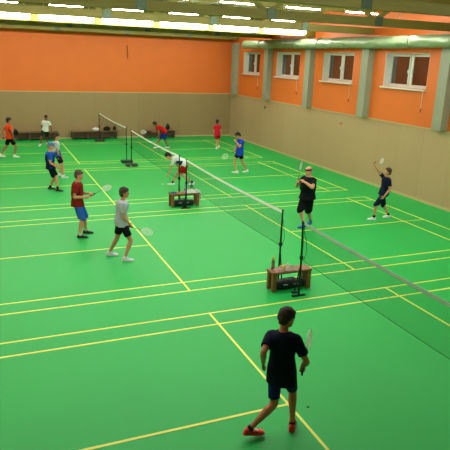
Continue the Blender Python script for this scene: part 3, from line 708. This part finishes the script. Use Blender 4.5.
    # socks and shoes
    for i in (0, 1):
        a = anks[i]; k_ = kn[i]; sk = MB(); tp = a.lerp(k_, st.get('sock', .16))
        limb(sk, [a-up*.03*s, a, tp], [.04*s, .04*s, .046*s], 14)
        so_ = sk.build('sock', mat('sock_'+d['n'], st['sockc'], .9), P, True)
        t = toes[i]; z0 = a.z-.085*s; li = d['lift'][i]
        F = (V((t.x, t.y, 0))*1+up*(-li*3.2)).normalized(); Rr = F.cross(up).normalized(); U = Rr.cross(F)
        base = a-U*.082*s
        sh = MB(); q = lambda x, z: base+F*x*s+U*z*s
        sh.loft([(q(-.075, .04), Rr, U, .02*s, .024*s, 2.6), (q(-.06, .046), Rr, U, .036*s, .042*s, 2.6), (q(-.02, .05), Rr, U, .04*s, .048*s, 2.6), (q(.03, .045), Rr, U, .041*s, .042*s, 2.6), (q(.08, .036), Rr, U, .046*s, .031*s, 2.6), (q(.13, .031), Rr, U, .05*s, .026*s, 2.6), (q(.175, .027), Rr, U, .042*s, .021*s, 2.4), (q(.2, .024), Rr, U, .022*s, .014*s, 2.2)], 20)
        so2 = sh.build('shoe', mat('shoe_'+d['n'], st['shoe'], .5), P, True)
        s2 = MB()
        s2.loft([(q(-.082, .012), Rr, U, .02*s, .012*s, 4), (q(-.06, .012), Rr, U, .038*s, .013*s, 4), (q(.0, .012), Rr, U, .038*s, .013*s, 4), (q(.08, .012), Rr, U, .048*s, .013*s, 4), (q(.14, .012), Rr, U, .052*s, .013*s, 4), (q(.185, .013), Rr, U, .042*s, .012*s, 4), (q(.21, .015), Rr, U, .02*s, .01*s, 4)], 20)
        s2.build('sole', mat('sole_'+d['n'], st.get('sole', srgb(230, 230, 230)), .6), so2)
        if st.get('trim'):
            tr = MB()
            for x in (.03, .06, .09): tr.loft([(q(x, .045-.18*(x-.03)), Rr, U, .0405*s, .043*s-.14*(x-.03)*s, 2.6), (q(x+.014, .043-.18*(x-.03)), Rr, U, .0415*s, .042*s-.14*(x-.03)*s, 2.6)], 20)
            tr.build('lace_panel', mat('trim_'+d['n'], st['trim'], .5), so2)
    # racket
    if d['racket']:
        rdv = V(d['rd']).normalized(); g = grips[d['racket']]; rn = V(d['rn'])
        X, Nn, Z = None, None, rdv
        Nn = (rn-rdv*rn.dot(rdv)).normalized(); X = Nn.cross(rdv)
        t = tag(bpy.data.objects.new('badminton_racket', None), st['rlabel'], 'racket'); C.objects.link(t)
        M = Matrix((X, Nn, Z)).transposed().to_4x4(); M.translation = g-rdv*.08; t.matrix_world = M
        MB().tube([(0, 0, -.0), (0, 0, .01), (0, 0, .17), (0, 0, .18)], [.016, .0145, .0135, .009], 10).build('grip', mat('grip_'+d['n'], st.get('grip', srgb(30, 32, 34)), .8), t)
        MB().tube([(0, 0, .17), (0, 0, .39)], .0038, 8).build('shaft', mat('racket_shaft', srgb(70, 74, 78), .4, .3), t)
        pts = [(.098*math.sin(a), 0, .525-.138*math.cos(a)) for a in [2*math.pi*i/36 for i in range(37)]]
        MB().tube(pts, .0055, 8).tube([(0, 0, .385), (0, 0, .40)], .008, 8).build('frame', mat('frame_'+d['n'], st.get('frame', srgb(200, 205, 210)), .35, .2), t)
        m = MB()
        for k in range(-9, 10):
            x = k*.0098; hh = .134*math.sqrt(max(0, 1-(x/.096)**2))
            if hh > .01: m.tube([(x, 0, .525-hh), (x, 0, .525+hh)], .0009, 4)
        for k in range(-12, 13):
            z = k*.0105; ww = .094*math.sqrt(max(0, 1-(z/.136)**2))
            if ww > .01: m.tube([(-ww, 0, .525+z), (ww, 0, .525+z)], .0009, 4)
        m.build('strings', mat('strings', srgb(238, 240, 238), .5), t)
    return P

SK = srgb(198, 142, 108); SKD = srgb(120, 78, 52); SKL = srgb(212, 160, 128)
WH = srgb(228, 232, 232)
def navy_side(L):
    c0 = L['spine'](.45)+L['up']*-.04; 
    return lambda c: 1 if (abs((c-L['spine'](.45)).dot((L['neck']-L['hip']).normalized())) < .11 and (c-c0).z < .05) else 0
def blue_back(L):
    sp, cu, sj, el = L['spine'], L['cu'], L['sj'], L['el']
    return lambda c: 1 if (c-sp(.8)).dot(cu) > .0 or min((c-sj[1].lerp(el[1], k)).length for k in (.2, .4, .6)) < .095 else 0
def grey_low(L):
    sp, cu = L['spine'], L['cu']
    return lambda c: 1 if (c-sp(.35)).dot(cu) < 0 else 0
STY = {
 'P1': (dict(slim=1, skin=srgb(186, 124, 90), hair=srgb(52, 32, 20), shirt=srgb(12, 22, 48), shorts=srgb(22, 38, 118), shoe=srgb(236, 52, 48), sole=srgb(220, 60, 56), trim=srgb(235, 235, 235), sockc=srgb(40, 36, 40), sock=.06, short=.82, hem=-.27, sleeve=.7, frame=srgb(225, 232, 232), rlabel='white framed racket held edge-on by the front player in navy'), 'player in navy t-shirt, blue shorts and red shoes, seen from behind, walking'),
 'P2': (dict(skin=SK, hair=srgb(54, 38, 28), shirt=srgb(164, 174, 190), shorts=srgb(16, 14, 18), shoe=srgb(215, 225, 235), trim=srgb(30, 90, 190), sockc=WH, sock=.08, short=.72, hem=-.12, glasses=1, rlabel='racket held low by the boy in the grey t-shirt'), 'young player in grey t-shirt and black shorts with glasses, holding racket low'),
 'P3': (dict(skin=SK, hair=srgb(84, 70, 60), shirt=srgb(124, 30, 26), shorts=srgb(34, 88, 176), shoe=srgb(30, 26, 26), sole=srgb(40, 38, 36), sockc=srgb(190, 185, 180), sock=.14, short=1.0, hem=-.18, rlabel='racket held level in both hands of the man in maroon'), 'man in maroon t-shirt and blue shorts standing with a racket in both hands'),
 'P4': (dict(skin=SK, hair=srgb(150, 140, 130), shirt=srgb(14, 30, 66), shirt2=srgb(24, 84, 190), fn=blue_back, shorts=srgb(14, 18, 32), shoe=srgb(22, 24, 26), sole=srgb(30, 32, 34), sockc=srgb(24, 24, 26), sock=.2, short=.9, hem=-.14, cap=srgb(86, 122, 168)), 'man in blue and navy shirt with blue cap and black socks standing'),
 'P5': (dict(skin=SK, hair=srgb(60, 44, 32), shirt=srgb(188, 196, 204), shirt2=srgb(40, 90, 160), fn=grey_low, shorts=srgb(16, 20, 36), shoe=srgb(225, 235, 240), trim=srgb(60, 130, 190), sockc=WH, sock=.1, short=.8, hem=-.16, frame=srgb(60, 60, 64), rlabel='racket of the player in pale grey, behind the man in the blue cap'), 'player in pale grey shirt half hidden behind the man in the blue cap'),
 'P6': (dict(skin=srgb(170, 112, 80), hair=srgb(24, 16, 14), shirt=srgb(214, 66, 28), shorts=srgb(18, 14, 18), shoe=WH, sockc=WH, sock=.14, short=.8, hem=-.1, frame=srgb(30, 30, 34), rlabel='dark racket in the hand of the player in orange'), 'player in orange t-shirt and black shorts walking at the edge of the hall'),
 'P7': (dict(skin=SKD, hair=srgb(30, 24, 20), shirt=srgb(214, 218, 214), shorts=srgb(24, 40, 30), shoe=WH, sockc=WH, sock=.1, short=.9, hem=-.1, frame=srgb(60, 60, 60), rlabel='racket of the player in white in front of the far wall bench'), 'player in white t-shirt and dark shorts in front of the far wall bench'),
 'P8': (dict(skin=srgb(150, 100, 74), hair=srgb(30, 20, 18), shirt=srgb(184, 22, 24), shorts=srgb(20, 52, 140), shoe=WH, sockc=srgb(40, 40, 44), sock=.12, short=.92, hem=-.06, frame=srgb(230, 232, 220), rlabel='racket held out low by the stooping player in red'), 'player in red t-shirt and blue shorts stooping forward ready to receive'),
 'P9': (dict(skin=SKL, hair=srgb(36, 28, 26), shirt=srgb(226, 230, 236), shirt2=srgb(26, 46, 96), fn=navy_side, shorts=srgb(170, 26, 30), shoe=srgb(225, 235, 235), trim=srgb(20, 140, 130), sockc=srgb(40, 40, 44), sock=.16, short=.8, hem=-.02), 'player in white and navy shirt and red shorts bending down to a shuttlecock'),
 'P10': (dict(skin=SK, hair=srgb(46, 28, 22), shirt=srgb(200, 32, 52), shorts=srgb(170, 22, 40), shoe=srgb(235, 225, 225), sockc=WH, sock=.1, short=.75, hem=-.18), 'player all in red, seen from behind near the far corner'),
 'P11': (dict(skin=SK, hair=srgb(30, 22, 20), shirt=srgb(24, 66, 190), shorts=srgb(14, 16, 30), shoe=srgb(235, 238, 240), trim=srgb(30, 30, 34), sockc=WH, sock=.06, short=.62, hem=-.24, frame=srgb(220, 232, 226), rlabel='racket hanging from the hand of the player in the bright blue shirt'), 'player in bright blue shirt and dark shorts looking down at his raised hand'),
 'P12': (dict(skin=SKL, hair=srgb(190, 180, 170), bald=1, band=srgb(18, 20, 24), shirt=srgb(12, 18, 24), shorts=srgb(12, 14, 22), shoe=srgb(24, 96, 186), sole=srgb(20, 50, 100), sockc=srgb(20, 20, 24), sock=.12, short=1.0, hem=-.14, frame=srgb(40, 48, 50), rlabel='dark racket held upright by the heavy man in black'), 'heavy man in black t-shirt, long black shorts and dark headband, blue shoes'),
 'P13': (dict(skin=SK, hair=srgb(70, 48, 36), shirt=srgb(14, 24, 54), shorts=srgb(18, 28, 56), shoe=srgb(224, 226, 230), sockc=srgb(26, 26, 30), sock=.18, short=1.0, hem=-.1, frame=srgb(130, 110, 90), rlabel='racket raised by the man in navy by the plywood wall'), 'man in navy t-shirt and shorts raising one arm by the side wall'),
}
for d in PEOPLE:
    st, lab = STY[d['n']]
    build_person(d, st, lab, near=d['n'] in ('P1', 'P2', 'P3', 'P12', 'P13'))
heap(-4.42, 17.3, 1.0, .1, .14, .13, srgb(20, 20, 22), 31, 'black bag held out by the player in orange')
# ------------------------------------------------------------------ camera, world, view
yw, pt, rl = CAM[3], CAM[4], CAM[5]
fw = V((math.sin(yw)*math.cos(pt), math.cos(yw)*math.cos(pt), math.sin(pt)))
r = fw.cross(V((0, 0, 1))).normalized(); u = r.cross(fw)
r2 = r*math.cos(rl)+u*math.sin(rl); u2 = -r*math.sin(rl)+u*math.cos(rl)
cd = bpy.data.cameras.new('camera'); cam = bpy.data.objects.new('camera', cd); C.objects.link(cam)
cd.sensor_width = 36; cd.lens = CAM[6]/450*36; cd.clip_start = .05; cd.clip_end = 100
M = Matrix((r2, u2, -fw)).transposed().to_4x4(); M.translation = V(CAM[:3]); cam.matrix_world = M
SC.camera = cam
w = bpy.data.worlds.new('night'); SC.world = w; w.use_nodes = True
w.node_tree.nodes['Background'].inputs[0].default_value = (.02, .025, .04, 1); w.node_tree.nodes['Background'].inputs[1].default_value = .3
SC.view_settings.view_transform = 'Standard'; SC.view_settings.look = 'None'; SC.view_settings.gamma = 1
SC.view_settings.exposure = EXPOSURE
try: SC.view_settings.use_curve_mapping = False
except Exception: pass
SC.cycles.use_denoising = True
SC.cycles.max_bounces = 8; SC.cycles.diffuse_bounces = 5; SC.cycles.sample_clamp_indirect = 8
